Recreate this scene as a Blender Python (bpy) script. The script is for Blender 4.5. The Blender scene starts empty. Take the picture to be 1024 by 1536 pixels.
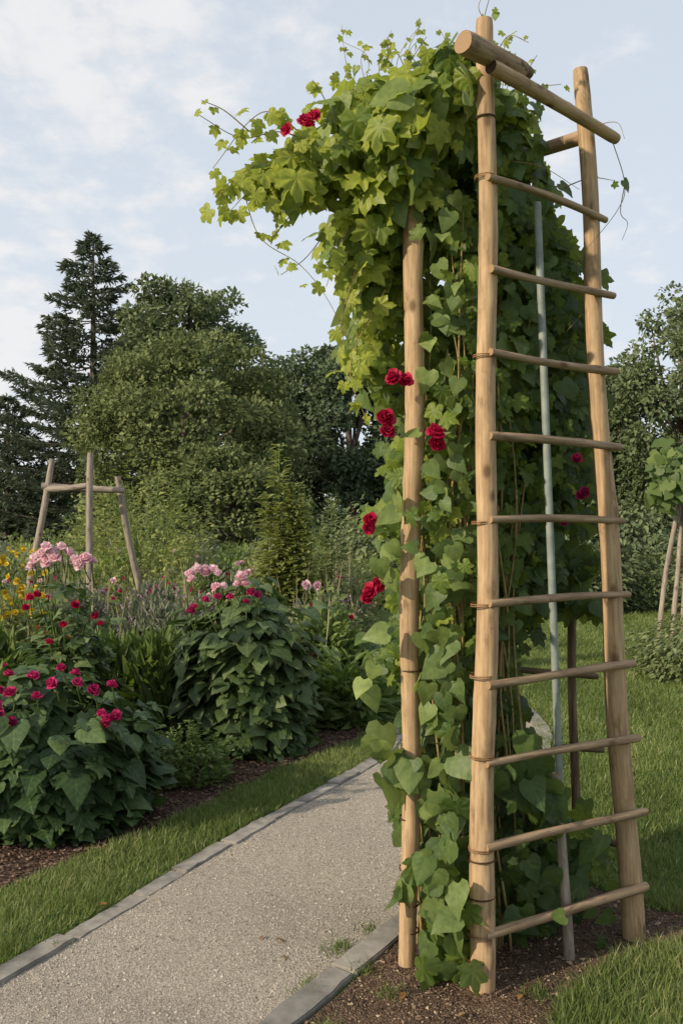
import bpy, math, random, bmesh
import numpy as np
from mathutils import Vector
rng=np.random.default_rng(7); random.seed(7)
scene=bpy.context.scene
COL=scene.collection
def U(a,b,n=None): return rng.uniform(a,b,n)
def nrm(v): return v/np.maximum(np.linalg.norm(v,axis=-1,keepdims=True),1e-9)

# ---------------------------------------------------------------- mesh helpers
def finish(me,V,lv,ls,mats,mi,attrs,smooth):
    me.vertices.add(len(V)); me.vertices.foreach_set("co",V.ravel())
    me.loops.add(len(lv)); me.loops.foreach_set("vertex_index",lv)
    me.polygons.add(len(ls)); me.polygons.foreach_set("loop_start",ls)
    for m in mats: me.materials.append(m)
    if mi is not None: me.polygons.foreach_set("material_index",np.asarray(mi,dtype=np.int32))
    if attrs:
        for k,a in attrs.items():
            a=np.asarray(a,dtype=np.float32)
            if a.ndim==1:
                at=me.attributes.new(k,'FLOAT','POINT'); at.data.foreach_set("value",a)
            else:
                at=me.attributes.new(k,'FLOAT_VECTOR','POINT'); at.data.foreach_set("vector",a.ravel())
    me.update(calc_edges=True)
    if not smooth: me.shade_flat()
def add_obj(name,me,parent=None):
    ob=bpy.data.objects.new(name,me); COL.objects.link(ob)
    if parent is not None: ob.parent=parent
    return ob
def make_mesh(name,V,F,mats,mi=None,attrs=None,parent=None,smooth=True):
    me=bpy.data.meshes.new(name)
    V=np.asarray(V,dtype=np.float32)
    lv=np.array([i for f in F for i in f],dtype=np.int32)
    ln=np.array([len(f) for f in F]); ls=np.concatenate([[0],np.cumsum(ln)[:-1]]).astype(np.int32)
    finish(me,V,lv,ls,mats,mi,attrs,smooth)
    return add_obj(name,me,parent)
def empty(name):
    e=bpy.data.objects.new(name,None); COL.objects.link(e); e.empty_display_size=.1; return e

class Batch:
    def __init__(s): s.V=[];s.lv=[];s.ln=[];s.r=[];s.t=[];s.mi=[];s.n=0
    def add(s,tmpl,P,Y,Z,S,R,mi=0):
        tv,tf=tmpl; P=np.asarray(P,float); N=len(P)
        if N==0: return
        Y=nrm(np.asarray(Y,float)); X=nrm(np.cross(Y,Z)); Z=np.cross(X,Y)
        M=np.stack([X,Y,Z],axis=2)
        S=np.asarray(S,float)
        if S.ndim==1: S=np.repeat(S[:,None],3,1)
        loc=tv[None]*S[:,None,:]
        W=np.einsum('nij,nkj->nki',M,loc)+P[:,None,:]
        k=len(tv)
        base=(np.arange(N)*k+s.n)
        flat=np.array([i for f in tf for i in f]); lens=np.array([len(f) for f in tf])
        s.lv.append((flat[None]+base[:,None]).ravel()); s.ln.append(np.tile(lens,N))
        s.V.append(W.reshape(-1,3)); s.r.append(np.repeat(R,k)); s.t.append(np.tile(tv,(N,1)))
        s.mi.append(np.full(N*len(tf),mi)); s.n+=N*k
    def raw(s,V,F,mi=0,r=.5):
        V=np.asarray(V,float); flat=np.array([i for f in F for i in f])+s.n
        s.lv.append(flat); s.ln.append(np.array([len(f) for f in F])); s.V.append(V)
        s.r.append(np.full(len(V),r)); s.t.append(np.zeros((len(V),3))); s.mi.append(np.full(len(F),mi)); s.n+=len(V)
    def build(s,name,mats,parent=None,smooth=True):
        V=np.concatenate(s.V); lv=np.concatenate(s.lv).astype(np.int32); ln=np.concatenate(s.ln)
        ls=np.concatenate([[0],np.cumsum(ln)[:-1]]).astype(np.int32)
        me=bpy.data.meshes.new(name)
        finish(me,V.astype(np.float32),lv,ls,mats,np.concatenate(s.mi),{'rnd':np.concatenate(s.r),'luv':np.concatenate(s.t)},smooth)
        return add_obj(name,me,parent)

def catmull(pts,n=8):
    p=np.array(pts,float); p=np.vstack([2*p[0]-p[1],p,2*p[-1]-p[-2]]); out=[]
    for i in range(1,len(p)-2):
        for t in np.linspace(0,1,n,endpoint=False):
            a,b,c,d=p[i-1:i+3]
            out.append(.5*((2*b)+(-a+c)*t+(2*a-5*b+4*c-d)*t*t+(-a+3*b-3*c+d)*t**3))
    out.append(p[-2]); return np.array(out)
def tube(batch,pts,r0,r1,seg=5,mi=0,r=.5):
    pts=np.asarray(pts,float); n=len(pts)
    T=nrm(np.gradient(pts,axis=0)); up=np.array([0.12,.21,1.]); 
    if abs(T[0][2])>.8: up=np.array([1.,.2,0])
    A=nrm(np.cross(T,up)); B=np.cross(T,A)
    rr=np.linspace(r0,r1,n)
    th=np.linspace(0,2*np.pi,seg,endpoint=False)
    V=(pts[:,None]+rr[:,None,None]*(np.cos(th)[None,:,None]*A[:,None]+np.sin(th)[None,:,None]*B[:,None])).reshape(-1,3)
    F=[]
    for i in range(n-1):
        for j in range(seg):
            F.append([i*seg+j,i*seg+(j+1)%seg,(i+1)*seg+(j+1)%seg,(i+1)*seg+j])
    F.append(list(range(seg))[::-1]); F.append([(n-1)*seg+j for j in range(seg)])
    batch.raw(V,F,mi,r)

# ---------------------------------------------------------------- leaf templates
def t_heart(curl=.28,tw=.0):
    rows=[(0,.2,-.13),(.13,.42,-.05),(.32,.49,.17),(.53,.41,.43),(.77,.2,.74),(1,.012,1.0)]
    V=[];F=[]
    for ym,xe,ye in rows:
        for s in (-1,-.5,0,.5,1):
            a=abs(s); x=s*xe; y=ym+(ye-ym)*(a**1.5)
            z=curl*abs(x)-.55*x*x-curl*y*y+.025*math.sin(9*y+4*s)+tw*x*y
            V.append((x,y,z))
    for i in range(5):
        for j in range(4): F.append([i*5+j,i*5+j+1,i*5+j+6,i*5+j+5])
    return np.array(V),F
def t_lobed(seed=0):
    rs=np.random.RandomState(seed)
    o=[(0,.68),(9,.56),(17,.53),(27,.38),(36,.47),(45,.5),(56,.6),(66,.52),(76,.46),(86,.35),(98,.41),(112,.46),(122,.42),(140,.37),(158,.3),(172,.2),(180,.1)]
    full=o+[(360-a,r) for a,r in o[-2:0:-1]]
    V=[(0,.32,0)];F=[]; cu=rs.uniform(.25,.6); tw=rs.uniform(-.3,.3)
    for a,r in full:
        t=math.radians(a); r*=rs.uniform(.9,1.1)
        for q in (.5,1):
            x=math.sin(t)*r*q*1.02; y=.32+math.cos(t)*r*q
            z=-cu*(r*q)**2+.14*abs(x)+.04*math.sin(a*.16)*q+tw*x*(y-.3)
            V.append((x,y,z))
    n=len(full)
    for i in range(n):
        j=(i+1)%n; F.append([0,1+2*j,1+2*i]); F.append([1+2*i,1+2*j,2+2*j,2+2*i])
    return np.array(V),F
def t_simple(w=.22):
    V=[(0,0,0),(-w,.35,.06),(-w*.8,.7,.0),(0,1,-.18),(w*.8,.7,0),(w,.35,.06),(0,.5,-.03)]
    F=[[6,0,5],[6,5,4],[6,4,3],[6,3,2],[6,2,1],[6,1,0]]
    return np.array(V,float),F
def t_quad(w=.3):
    V=[(0,0,0),(w,.5,.08),(0,1,-.1),(-w,.5,.08)]
    return np.array(V,float),[[0,1,2],[0,2,3]]
def t_blade(bend=.35):
    V=[(-.5,0,0),(.5,0,0),(-.38,.5,-bend*.25),(.38,.5,-bend*.25),(0,1,-bend)]
    return np.array(V,float),[[0,1,3,2],[2,3,4]]
def t_flower(layers,seed=0,ruffle=.06):
    rs=np.random.RandomState(seed); V=[];F=[]
    for (n,a0,a1,L,w) in layers:
        for k in range(n):
            ph=2*math.pi*k/n+rs.uniform(-.3,.3); 
            Lk=L*rs.uniform(.85,1.12); r=.05;z=0; b=len(V)
            nv=5
            for i in range(nv):
                v=i/(nv-1); a=math.radians(a0+(a1-a0)*v+rs.uniform(-6,6))
                if i: r+=math.sin(a)*Lk/(nv-1); z+=math.cos(a)*Lk/(nv-1)
                ww=w*(.25+1.5*v-.85*v*v*v)*.6
                for s in (-1,0,1):
                    rr=r-(.10*abs(s) if r>.12 else -.02*abs(s)); zz=z+rs.uniform(-ruffle,ruffle)*v+(.05*abs(s)*v if i<nv-1 else -.05*abs(s))
                    V.append((math.cos(ph)*rr-math.sin(ph)*s*ww,math.sin(ph)*rr+math.cos(ph)*s*ww,zz))
            for i in range(nv-1):
                for j in range(2): F.append([b+i*3+j,b+i*3+j+1,b+i*3+j+4,b+i*3+j+3])
    return np.array(V),F
HEART=t_heart(); HEART2=t_heart(.42,.35); HEART3=t_heart(.12,-.3); HS=[HEART,HEART2,HEART3]
LOB=[t_lobed(i) for i in range(4)]; SIMPLE=t_simple(); NARROW=t_simple(.12); QUAD=t_quad(); QN=t_quad(.13); NEEDLE=t_quad(.09); BLADE=t_blade(); BLADE2=t_blade(.8)
PEONY=[t_flower([(8,95,60,.5,.36),(9,75,15,.55,.34),(9,60,-10,.55,.3),(9,42,-30,.52,.26),(8,25,-45,.48,.22),(6,8,-45,.44,.18)],i,.10) for i in range(4)]
ROSE=[t_flower([(7,88,50,.5,.38),(8,72,10,.5,.34),(8,52,-20,.48,.28),(7,30,-40,.44,.24),(5,10,-40,.38,.2)],i+5,.13) for i in range(4)]
SMALLF=[t_flower([(5,80,40,.5,.45),(4,40,-20,.4,.3)],9)]
def t_rock(seed):
    rs=np.random.RandomState(seed)
    V=np.array([(1,0,0),(-1,0,0),(0,1,0),(0,-1,0),(0,0,1),(0,0,-1)],float)*rs.uniform(.6,1.1,(6,1))+rs.uniform(-.2,.2,(6,3))
    F=[[0,2,4],[2,1,4],[1,3,4],[3,0,4],[2,0,5],[1,2,5],[3,1,5],[0,3,5]]
    return V,F
ROCKS=[t_rock(i) for i in range(5)]

# ---------------------------------------------------------------- materials
def newmat(name):
    m=bpy.data.materials.new(name); m.use_nodes=True; nt=m.node_tree; nt.nodes.clear(); return m,nt
def N(nt,t,**k):
    n=nt.nodes.new(t)
    for a,b in k.items(): setattr(n,a,b)
    return n
def ramp(nt,stops):
    r=N(nt,'ShaderNodeValToRGB'); e=r.color_ramp.elements
    e[0].position=stops[0][0]; e[0].color=(*stops[0][1],1)
    e[1].position=stops[-1][0]; e[1].color=(*stops[-1][1],1)
    for p,c in stops[1:-1]:
        x=e.new(p); x.color=(*c,1)
    return r
def leafmat(name,stops,transl=.3,tcol=(.25,.4,.04),rough=.5,veins=False,spec=.28):
    m,nt=newmat(name); L=nt.links
    at=N(nt,'ShaderNodeAttribute',attribute_name='rnd'); r=ramp(nt,stops); L.new(at.outputs['Fac'],r.inputs[0])
    col=r.outputs[0]
    pb=N(nt,'ShaderNodeBsdfPrincipled'); pb.inputs['Roughness'].default_value=rough; pb.inputs['Specular IOR Level'].default_value=spec
    if veins:
        uv=N(nt,'ShaderNodeAttribute',attribute_name='luv'); sp=N(nt,'ShaderNodeSeparateXYZ'); L.new(uv.outputs['Vector'],sp.inputs[0])
        ab=N(nt,'ShaderNodeMath',operation='ABSOLUTE'); L.new(sp.outputs['X'],ab.inputs[0])
        mu=N(nt,'ShaderNodeMath',operation='MULTIPLY_ADD'); L.new(ab.outputs[0],mu.inputs[0]); mu.inputs[1].default_value=-.85; L.new(sp.outputs['Y'],mu.inputs[2])
        m2=N(nt,'ShaderNodeMath',operation='MULTIPLY'); L.new(mu.outputs[0],m2.inputs[0]); m2.inputs[1].default_value=4.5
        fr=N(nt,'ShaderNodeMath',operation='PINGPONG'); L.new(m2.outputs[0],fr.inputs[0]); fr.inputs[1].default_value=.5
        lt=N(nt,'ShaderNodeMapRange'); L.new(fr.outputs[0],lt.inputs[0]); lt.inputs[1].default_value=0; lt.inputs[2].default_value=.09; lt.inputs[3].default_value=.7; lt.inputs[4].default_value=0
        md=N(nt,'ShaderNodeMapRange'); L.new(ab.outputs[0],md.inputs[0]); md.inputs[1].default_value=0; md.inputs[2].default_value=.025; md.inputs[3].default_value=1; md.inputs[4].default_value=0
        mx=N(nt,'ShaderNodeMath',operation='MAXIMUM'); L.new(lt.outputs[0],mx.inputs[0]); L.new(md.outputs[0],mx.inputs[1])
        f=N(nt,'ShaderNodeMath',operation='MULTIPLY'); L.new(mx.outputs[0],f.inputs[0]); f.inputs[1].default_value=.32
        mc=N(nt,'ShaderNodeMixRGB'); L.new(f.outputs[0],mc.inputs[0]); L.new(col,mc.inputs[1]); mc.inputs[2].default_value=(.26,.35,.13,1); col=mc.outputs[0]
        tc=N(nt,'ShaderNodeTexCoord'); nz=N(nt,'ShaderNodeTexNoise'); nz.inputs['Scale'].default_value=45; nz.inputs['Detail'].default_value=3; L.new(tc.outputs['Object'],nz.inputs['Vector'])
        nr=ramp(nt,[(.3,(.72,.76,.72)),(.7,(1.25,1.18,1.1))]); L.new(nz.outputs['Fac'],nr.inputs[0])
        mq=N(nt,'ShaderNodeMixRGB',blend_type='MULTIPLY'); mq.inputs[0].default_value=1; L.new(col,mq.inputs[1]); L.new(nr.outputs[0],mq.inputs[2]); col=mq.outputs[0]
        bp=N(nt,'ShaderNodeBump'); bp.inputs['Strength'].default_value=.2; bp.inputs['Distance'].default_value=.003
        L.new(fr.outputs[0],bp.inputs['Height']); L.new(bp.outputs[0],pb.inputs['Normal'])
    L.new(col,pb.inputs['Base Color'])
    o=N(nt,'ShaderNodeOutputMaterial')
    if transl<=0: L.new(pb.outputs[0],o.inputs[0]); return m
    tr=N(nt,'ShaderNodeBsdfTranslucent')
    mt=N(nt,'ShaderNodeMixRGB',blend_type='MIX'); mt.inputs[0].default_value=.6; L.new(col,mt.inputs[1]); mt.inputs[2].default_value=(*tcol,1); L.new(mt.outputs[0],tr.inputs[0])
    ms=N(nt,'ShaderNodeMixShader'); ms.inputs[0].default_value=transl; L.new(pb.outputs[0],ms.inputs[1]); L.new(tr.outputs[0],ms.inputs[2])
    L.new(ms.outputs[0],o.inputs[0]); return m
def noisemat(name,stops,scale=10,detail=8,rough=.9,bump=.3,bdist=.01,stretch=(1,1,1),scale2=None,stops2=None,coord='Object',spec=.2,vor=None):
    m,nt=newmat(name); L=nt.links
    tc=N(nt,'ShaderNodeTexCoord'); mp=N(nt,'ShaderNodeMapping'); mp.inputs['Scale'].default_value=stretch; L.new(tc.outputs[coord],mp.inputs[0])
    no=N(nt,'ShaderNodeTexNoise'); no.inputs['Scale'].default_value=scale; no.inputs['Detail'].default_value=detail; no.inputs['Roughness'].default_value=.65; L.new(mp.outputs[0],no.inputs['Vector'])
    r=ramp(nt,stops); L.new(no.outputs['Fac'],r.inputs[0]); col=r.outputs[0]; h=no.outputs['Fac']
    if scale2:
        n2=N(nt,'ShaderNodeTexNoise'); n2.inputs['Scale'].default_value=scale2; n2.inputs['Detail'].default_value=6; L.new(tc.outputs[coord],n2.inputs['Vector'])
        r2=ramp(nt,stops2); L.new(n2.outputs['Fac'],r2.inputs[0])
        mm=N(nt,'ShaderNodeMixRGB',blend_type='MULTIPLY'); mm.inputs[0].default_value=1; L.new(col,mm.inputs[1]); L.new(r2.outputs[0],mm.inputs[2]); col=mm.outputs[0]
    if vor:
        v=N(nt,'ShaderNodeTexVoronoi'); v.inputs['Scale'].default_value=vor; L.new(tc.outputs[coord],v.inputs['Vector'])
        sp=N(nt,'ShaderNodeSeparateXYZ'); L.new(v.outputs['Color'],sp.inputs[0])
        mr=N(nt,'ShaderNodeMapRange'); L.new(sp.outputs[0],mr.inputs[0]); mr.inputs[3].default_value=.6; mr.inputs[4].default_value=1.35
        mm=N(nt,'ShaderNodeMixRGB',blend_type='MULTIPLY'); mm.inputs[0].default_value=1; L.new(col,mm.inputs[1]); L.new(mr.outputs[0],mm.inputs[2]); col=mm.outputs[0]
        ad=N(nt,'ShaderNodeMath',operation='SUBTRACT'); L.new(h,ad.inputs[0]); L.new(v.outputs['Distance'],ad.inputs[1]); h=ad.outputs[0]
    pb=N(nt,'ShaderNodeBsdfPrincipled'); pb.inputs['Roughness'].default_value=rough; pb.inputs['Specular IOR Level'].default_value=spec
    L.new(col,pb.inputs['Base Color'])
    b=N(nt,'ShaderNodeBump'); b.inputs['Strength'].default_value=bump; b.inputs['Distance'].default_value=bdist; L.new(h,b.inputs['Height']); L.new(b.outputs[0],pb.inputs['Normal'])
    o=N(nt,'ShaderNodeOutputMaterial'); L.new(pb.outputs[0],o.inputs[0]); return m
def rndmat(name,stops,rough=.9): return leafmat(name,stops,transl=0,rough=rough,spec=.2)

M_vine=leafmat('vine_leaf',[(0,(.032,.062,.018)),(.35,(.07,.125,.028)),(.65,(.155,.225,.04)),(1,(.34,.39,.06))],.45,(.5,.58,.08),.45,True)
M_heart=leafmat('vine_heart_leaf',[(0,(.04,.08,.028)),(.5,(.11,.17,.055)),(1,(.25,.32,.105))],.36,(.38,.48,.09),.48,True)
M_stem=noisemat('vine_stem',[(.3,(.16,.11,.045)),(.7,(.36,.27,.12))],40)
M_gstem=noisemat('green_stem',[(.3,(.06,.1,.02)),(.7,(.14,.2,.05))],40)
M_red=leafmat('crimson_petal',[(0,(.30,.004,.035)),(1,(.62,.015,.085))],.3,(.85,.02,.12),.6)
M_mag=leafmat('magenta_petal',[(0,(.34,.01,.08)),(1,(.62,.035,.18))],.3,(.8,.06,.25),.6)
M_pink=leafmat('pink_petal',[(0,(.86,.5,.58)),(1,(.93,.76,.79))],.35,(.98,.7,.77),.7,spec=.1)
M_mauve=leafmat('mauve_petal',[(0,(.2,.12,.17)),(1,(.4,.28,.35))],.3,(.42,.3,.38),.6)
M_yel=leafmat('yellow_petal',[(0,(.5,.35,.02)),(1,(.8,.62,.05))],.3,(.9,.7,.1),.6)
M_dark=leafmat('dark_shrub_leaf',[(0,(.024,.055,.02)),(.6,(.058,.105,.04)),(1,(.115,.175,.068))],.22,(.16,.26,.05),.5,True)
M_bush=leafmat('peony_leaf',[(0,(.035,.065,.024)),(.6,(.08,.127,.046)),(1,(.15,.205,.085))],.24,(.22,.32,.07),.5,True)
M_low=leafmat('low_shrub_leaf',[(0,(.055,.095,.028)),(1,(.17,.225,.068))],.3)
M_med=leafmat('meadow_leaf',[(0,(.07,.10,.04)),(.5,(.15,.185,.075)),(1,(.28,.31,.14))],.3,(.36,.42,.14),.6)
M_grey=leafmat('greygreen_leaf',[(0,(.10,.125,.075)),(1,(.26,.29,.18))],.25,(.3,.34,.2),.6)
M_airy=leafmat('airy_leaf',[(0,(.11,.145,.035)),(1,(.34,.37,.12))],.35,(.45,.5,.12),.6)
M_straw=leafmat('straw_grass',[(0,(.18,.18,.08)),(1,(.42,.38,.22))],.3,(.4,.38,.2),.7)
M_grass=leafmat('grass_blade',[(0,(.058,.09,.024)),(.5,(.125,.172,.044)),(.9,(.21,.265,.08)),(1,(.38,.36,.18))],.35,(.32,.42,.09),.55)
M_tree1=leafmat('olive_tree_leaf',[(0,(.075,.10,.042)),(.5,(.145,.178,.068)),(1,(.235,.26,.11))],.25,(.27,.32,.11),.7,spec=.15)  # this and the next tree colours are lightened to stand in for distance haze
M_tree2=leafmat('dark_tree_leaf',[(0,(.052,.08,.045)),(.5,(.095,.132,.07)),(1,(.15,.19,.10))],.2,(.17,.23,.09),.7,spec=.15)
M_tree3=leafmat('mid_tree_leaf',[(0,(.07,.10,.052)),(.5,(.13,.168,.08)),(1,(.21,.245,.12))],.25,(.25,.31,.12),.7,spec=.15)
M_con=leafmat('conifer_needles',[(0,(.06,.09,.065)),(.5,(.12,.152,.105)),(1,(.19,.225,.15))],.2,(.2,.25,.15),.7,spec=.15)  # needle colour lightened and greyed to stand in for distance haze
M_bark=noisemat('bark',[(.3,(.07,.055,.045)),(.7,(.18,.14,.11))],6,stretch=(1,1,.2),bump=.6,bdist=.05)
M_soil=noisemat('mulch',[(.3,(.035,.02,.013)),(.5,(.09,.054,.038)),(.7,(.16,.10,.068))],30,12,bump=1,bdist=.02,vor=55)
M_soil2=noisemat('garden_soil',[(.3,(.075,.048,.032)),(.5,(.15,.10,.068)),(.7,(.24,.165,.115))],38,12,bump=1,bdist=.015,vor=140,scale2=5,stops2=[(.35,(.7,.7,.7)),(.65,(1.15,1.1,1.05))])
M_chip=rndmat('bark_chip',[(0,(.04,.024,.017)),(.6,(.12,.075,.052)),(1,(.27,.19,.135))])
M_chip2=rndmat('wood_chip_light',[(0,(.08,.05,.034)),(.6,(.2,.135,.09)),(1,(.46,.35,.24))])
M_gravel=noisemat('gravel',[(.3,(.27,.238,.195)),(.7,(.44,.392,.325))],90,12,bump=.7,bdist=.005,scale2=1.6,stops2=[(.3,(.82,.81,.8)),(.5,(1,.99,.98)),(.7,(1.1,1.08,1.05))],vor=230)
M_peb=rndmat('gravel_stone',[(0,(.19,.165,.135)),(.5,(.37,.33,.275)),(1,(.56,.51,.44))],.9)
M_stone=noisemat('kerb_stone',[(.3,(.2,.183,.162)),(.5,(.29,.268,.238)),(.7,(.38,.355,.318))],14,14,bump=.6,bdist=.006,scale2=3,stops2=[(.35,(.7,.7,.7)),(.65,(1.08,1.06,1.03))])
M_lawn=noisemat('lawn',[(.3,(.055,.085,.022)),(.55,(.11,.15,.04)),(.75,(.16,.2,.065))],25,10,bump=.8,bdist=.02,scale2=.7,stops2=[(.3,(.8,.85,.8)),(.7,(1.1,1.05,1))])
M_metal=noisemat('painted_pipe',[(.35,(.17,.2,.18)),(.65,(.27,.3,.27))],20,rough=.55,bump=.1,bdist=.002,spec=.4)
M_wire=noisemat('rusty_wire',[(.3,(.03,.018,.01)),(.7,(.09,.045,.02))],60,rough=.6)
M_twine=noisemat('twine',[(.3,(.18,.1,.045)),(.7,(.33,.2,.1))],80,rough=.9)

def woodmat(name,c0,c1,c2,endgrain=False):
    m,nt=newmat(name); L=nt.links
    tc=N(nt,'ShaderNodeTexCoord'); oi=N(nt,'ShaderNodeObjectInfo')
    add=N(nt,'ShaderNodeVectorMath',operation='ADD'); L.new(tc.outputs['Object'],add.inputs[0])
    mulr=N(nt,'ShaderNodeVectorMath',operation='SCALE'); 
    cmb=N(nt,'ShaderNodeCombineXYZ'); L.new(oi.outputs['Random'],cmb.inputs[2]); L.new(cmb.outputs[0],mulr.inputs[0]); mulr.inputs['Scale'].default_value=30; L.new(mulr.outputs[0],add.inputs[1])
    mp=N(nt,'ShaderNodeMapping'); mp.inputs['Scale'].default_value=(1,1,.06); L.new(add.outputs[0],mp.inputs[0])
    n1=N(nt,'ShaderNodeTexNoise'); n1.inputs['Scale'].default_value=90; n1.inputs['Detail'].default_value=8; n1.inputs['Roughness'].default_value=.6; L.new(mp.outputs[0],n1.inputs['Vector'])
    mp2=N(nt,'ShaderNodeMapping'); mp2.inputs['Scale'].default_value=(1,1,.4); L.new(add.outputs[0],mp2.inputs[0])
    n2=N(nt,'ShaderNodeTexNoise'); n2.inputs['Scale'].default_value=20; n2.inputs['Detail'].default_value=10; n2.inputs['Roughness'].default_value=.7; L.new(mp2.outputs[0],n2.inputs['Vector'])
    r1=ramp(nt,[(.3,c0),(.5,c1),(.7,c2)]); L.new(n1.outputs['Fac'],r1.inputs[0])
    r2=ramp(nt,[(.3,(.42,.36,.32)),(.43,(.86,.83,.8)),(.7,(1.15,1.11,1.07))]); L.new(n2.outputs['Fac'],r2.inputs[0])
    mm=N(nt,'ShaderNodeMixRGB',blend_type='MULTIPLY'); mm.inputs[0].default_value=1; L.new(r1.outputs[0],mm.inputs[1]); L.new(r2.outputs[0],mm.inputs[2]); col=mm.outputs[0]
    v=N(nt,'ShaderNodeTexVoronoi'); v.inputs['Scale'].default_value=7; mp3=N(nt,'ShaderNodeMapping'); mp3.inputs['Scale'].default_value=(1.6,1.6,1); L.new(add.outputs[0],mp3.inputs[0]); L.new(mp3.outputs[0],v.inputs['Vector'])
    kr=N(nt,'ShaderNodeMapRange'); L.new(v.outputs['Distance'],kr.inputs[0]); kr.inputs[1].default_value=.08; kr.inputs[2].default_value=.2; kr.inputs[3].default_value=.85; kr.inputs[4].default_value=0
    mk=N(nt,'ShaderNodeMixRGB'); L.new(kr.outputs[0],mk.inputs[0]); L.new(col,mk.inputs[1]); mk.inputs[2].default_value=(.12,.07,.035,1); col=mk.outputs[0]
    if endgrain:
        w=N(nt,'ShaderNodeTexWave',wave_type='RINGS',rings_direction='Z'); w.inputs['Scale'].default_value=60; w.inputs['Distortion'].default_value=1.5; L.new(tc.outputs['Object'],w.inputs['Vector'])
        rr=ramp(nt,[(0,(.75,.7,.65)),(1,(1.1,1.05,1))]); L.new(w.outputs['Fac'],rr.inputs[0])
        m3=N(nt,'ShaderNodeMixRGB',blend_type='MULTIPLY'); m3.inputs[0].default_value=1; m3.inputs[1].default_value=(*c1,1); L.new(rr.outputs[0],m3.inputs[2]); col=m3.outputs[0]
    pb=N(nt,'ShaderNodeBsdfPrincipled'); pb.inputs['Roughness'].default_value=.66; pb.inputs['Specular IOR Level'].default_value=.22; L.new(col,pb.inputs['Base Color'])
    b=N(nt,'ShaderNodeBump'); b.inputs['Strength'].default_value=.6; b.inputs['Distance'].default_value=.003; L.new(n1.outputs['Fac'],b.inputs['Height']); L.new(b.outputs[0],pb.inputs['Normal'])
    o=N(nt,'ShaderNodeOutputMaterial'); L.new(pb.outputs[0],o.inputs[0]); return m
M_wood=woodmat('peeled_pole_wood',(.27,.18,.10),(.43,.30,.175),(.54,.40,.25))
M_rung=woodmat('rung_wood',(.18,.12,.074),(.32,.225,.14),(.45,.335,.22))
M_old=woodmat('weathered_wood',(.15,.125,.1),(.3,.255,.21),(.42,.365,.305))
M_dkw=woodmat('dark_old_wood',(.06,.04,.025),(.14,.1,.06),(.22,.165,.1))  # darker brown wood for the back posts, braces and log stub
M_end=woodmat('end_grain',(.2,.13,.07),(.34,.23,.135),(.5,.37,.22),True)
M_enddk=woodmat('dark_end_grain',(.03,.02,.012),(.05,.032,.02),(.08,.05,.03),True)

# ---------------------------------------------------------------- poles
def pole(name,p0,p1,r0,r1,parent,mat=None,bow=0.0,lump=.05,seg=20,rings=None,endmat=None):
    mat=mat or M_wood; p0=Vector(p0);p1=Vector(p1); d=p1-p0; Ln=d.length
    rings=rings or max(10,int(Ln/.025)); rs=np.random.RandomState(abs(int((p0.x*913+p0.z*377+p1.y*171)*10))%9973)
    th=np.linspace(0,2*np.pi,seg,endpoint=False); V=[];F=[]
    a,b,c=rs.uniform(0,6,3); ka=rs.uniform(0,6)
    knots=[(rs.uniform(0,Ln),rs.uniform(0,6.28),rs.uniform(.06,.18)) for _ in range(int(Ln*5)+1)]
    if mat is M_metal: knots=[]
    wv=.006 if mat is not M_metal else 0
    for i in range(rings+1):
        t=i/rings; z=t*Ln
        r=r0+(r1-r0)*t
        ox=bow*math.sin(math.pi*t)*math.cos(ka)+wv*math.sin(5*z+a)*min(1,Ln); oy=bow*math.sin(math.pi*t)*math.sin(ka)+wv*math.sin(4*z+b)*min(1,Ln)
        rr=r*(1+lump*.5*np.sin(2*th+z*2+a)+lump*.4*math.sin(9*z+b)+lump*.3*np.sin(3*th-z*5+c))
        for kz,kt,ks in knots:
            rr=rr+r*ks*np.exp(-((z-kz)/(.5*r+.006))**2)*np.exp(-(np.angle(np.exp(1j*(th-kt)))/.5)**2)
        if i in (0,rings): rr=rr*.93
        for j in range(seg): V.append((ox+rr[j]*math.cos(th[j]),oy+rr[j]*math.sin(th[j]),z))
    mi=[]
    for i in range(rings):
        for j in range(seg): F.append([i*seg+j,i*seg+(j+1)%seg,(i+1)*seg+(j+1)%seg,(i+1)*seg+j]); mi.append(0)
    n=len(V); V+= [V[j] for j in range(seg)]+[V[rings*seg+j] for j in range(seg)]
    F.append([n+j for j in range(seg)][::-1]); F.append([n+seg+j for j in range(seg)]); mi+=[1,1]
    ob=make_mesh(name,V,F,[mat,endmat or M_end],mi,parent=parent)
    ob.location=p0; ob.rotation_mode='QUATERNION'; ob.rotation_quaternion=Vector((0,0,1)).rotation_difference(d)
    return ob
def ring(batch,c,axis,R,r,seg=18,turns=1,pitch=.006):
    axis=nrm(np.array(axis,float)); a=nrm(np.cross(axis,[.3,.9,.1])); b=np.cross(axis,a)
    t=np.linspace(0,2*np.pi*turns,seg*turns+1)
    pts=np.array(c)+R*(np.cos(t)[:,None]*a+np.sin(t)[:,None]*b)+axis*(t/(2*np.pi)*pitch)[:,None]
    n=len(pts); rad=nrm(pts-np.array(c)-((pts-np.array(c))@axis)[:,None]*axis)
    th=np.linspace(0,2*np.pi,6,endpoint=False)
    V=(pts[:,None]+r*(np.cos(th)[None,:,None]*rad[:,None]+np.sin(th)[None,:,None]*axis[None,None])).reshape(-1,3)
    F=[[i*6+j,i*6+(j+1)%6,(i+1)*6+(j+1)%6,(i+1)*6+j] for i in range(n-1) for j in range(6)]
    batch.raw(V,F)
trel=empty('wooden_ladder_trellis')
B0=np.array((.446,3.0,-.05)); B1=np.array((.463,3.0,3.115))
C0=np.array((1.052,3.36,-.05)); C1=np.array((.862,3.36,3.135))
A0=np.array((.226,3.16,-.05)); A1=np.array((.252,3.18,2.72))
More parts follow.
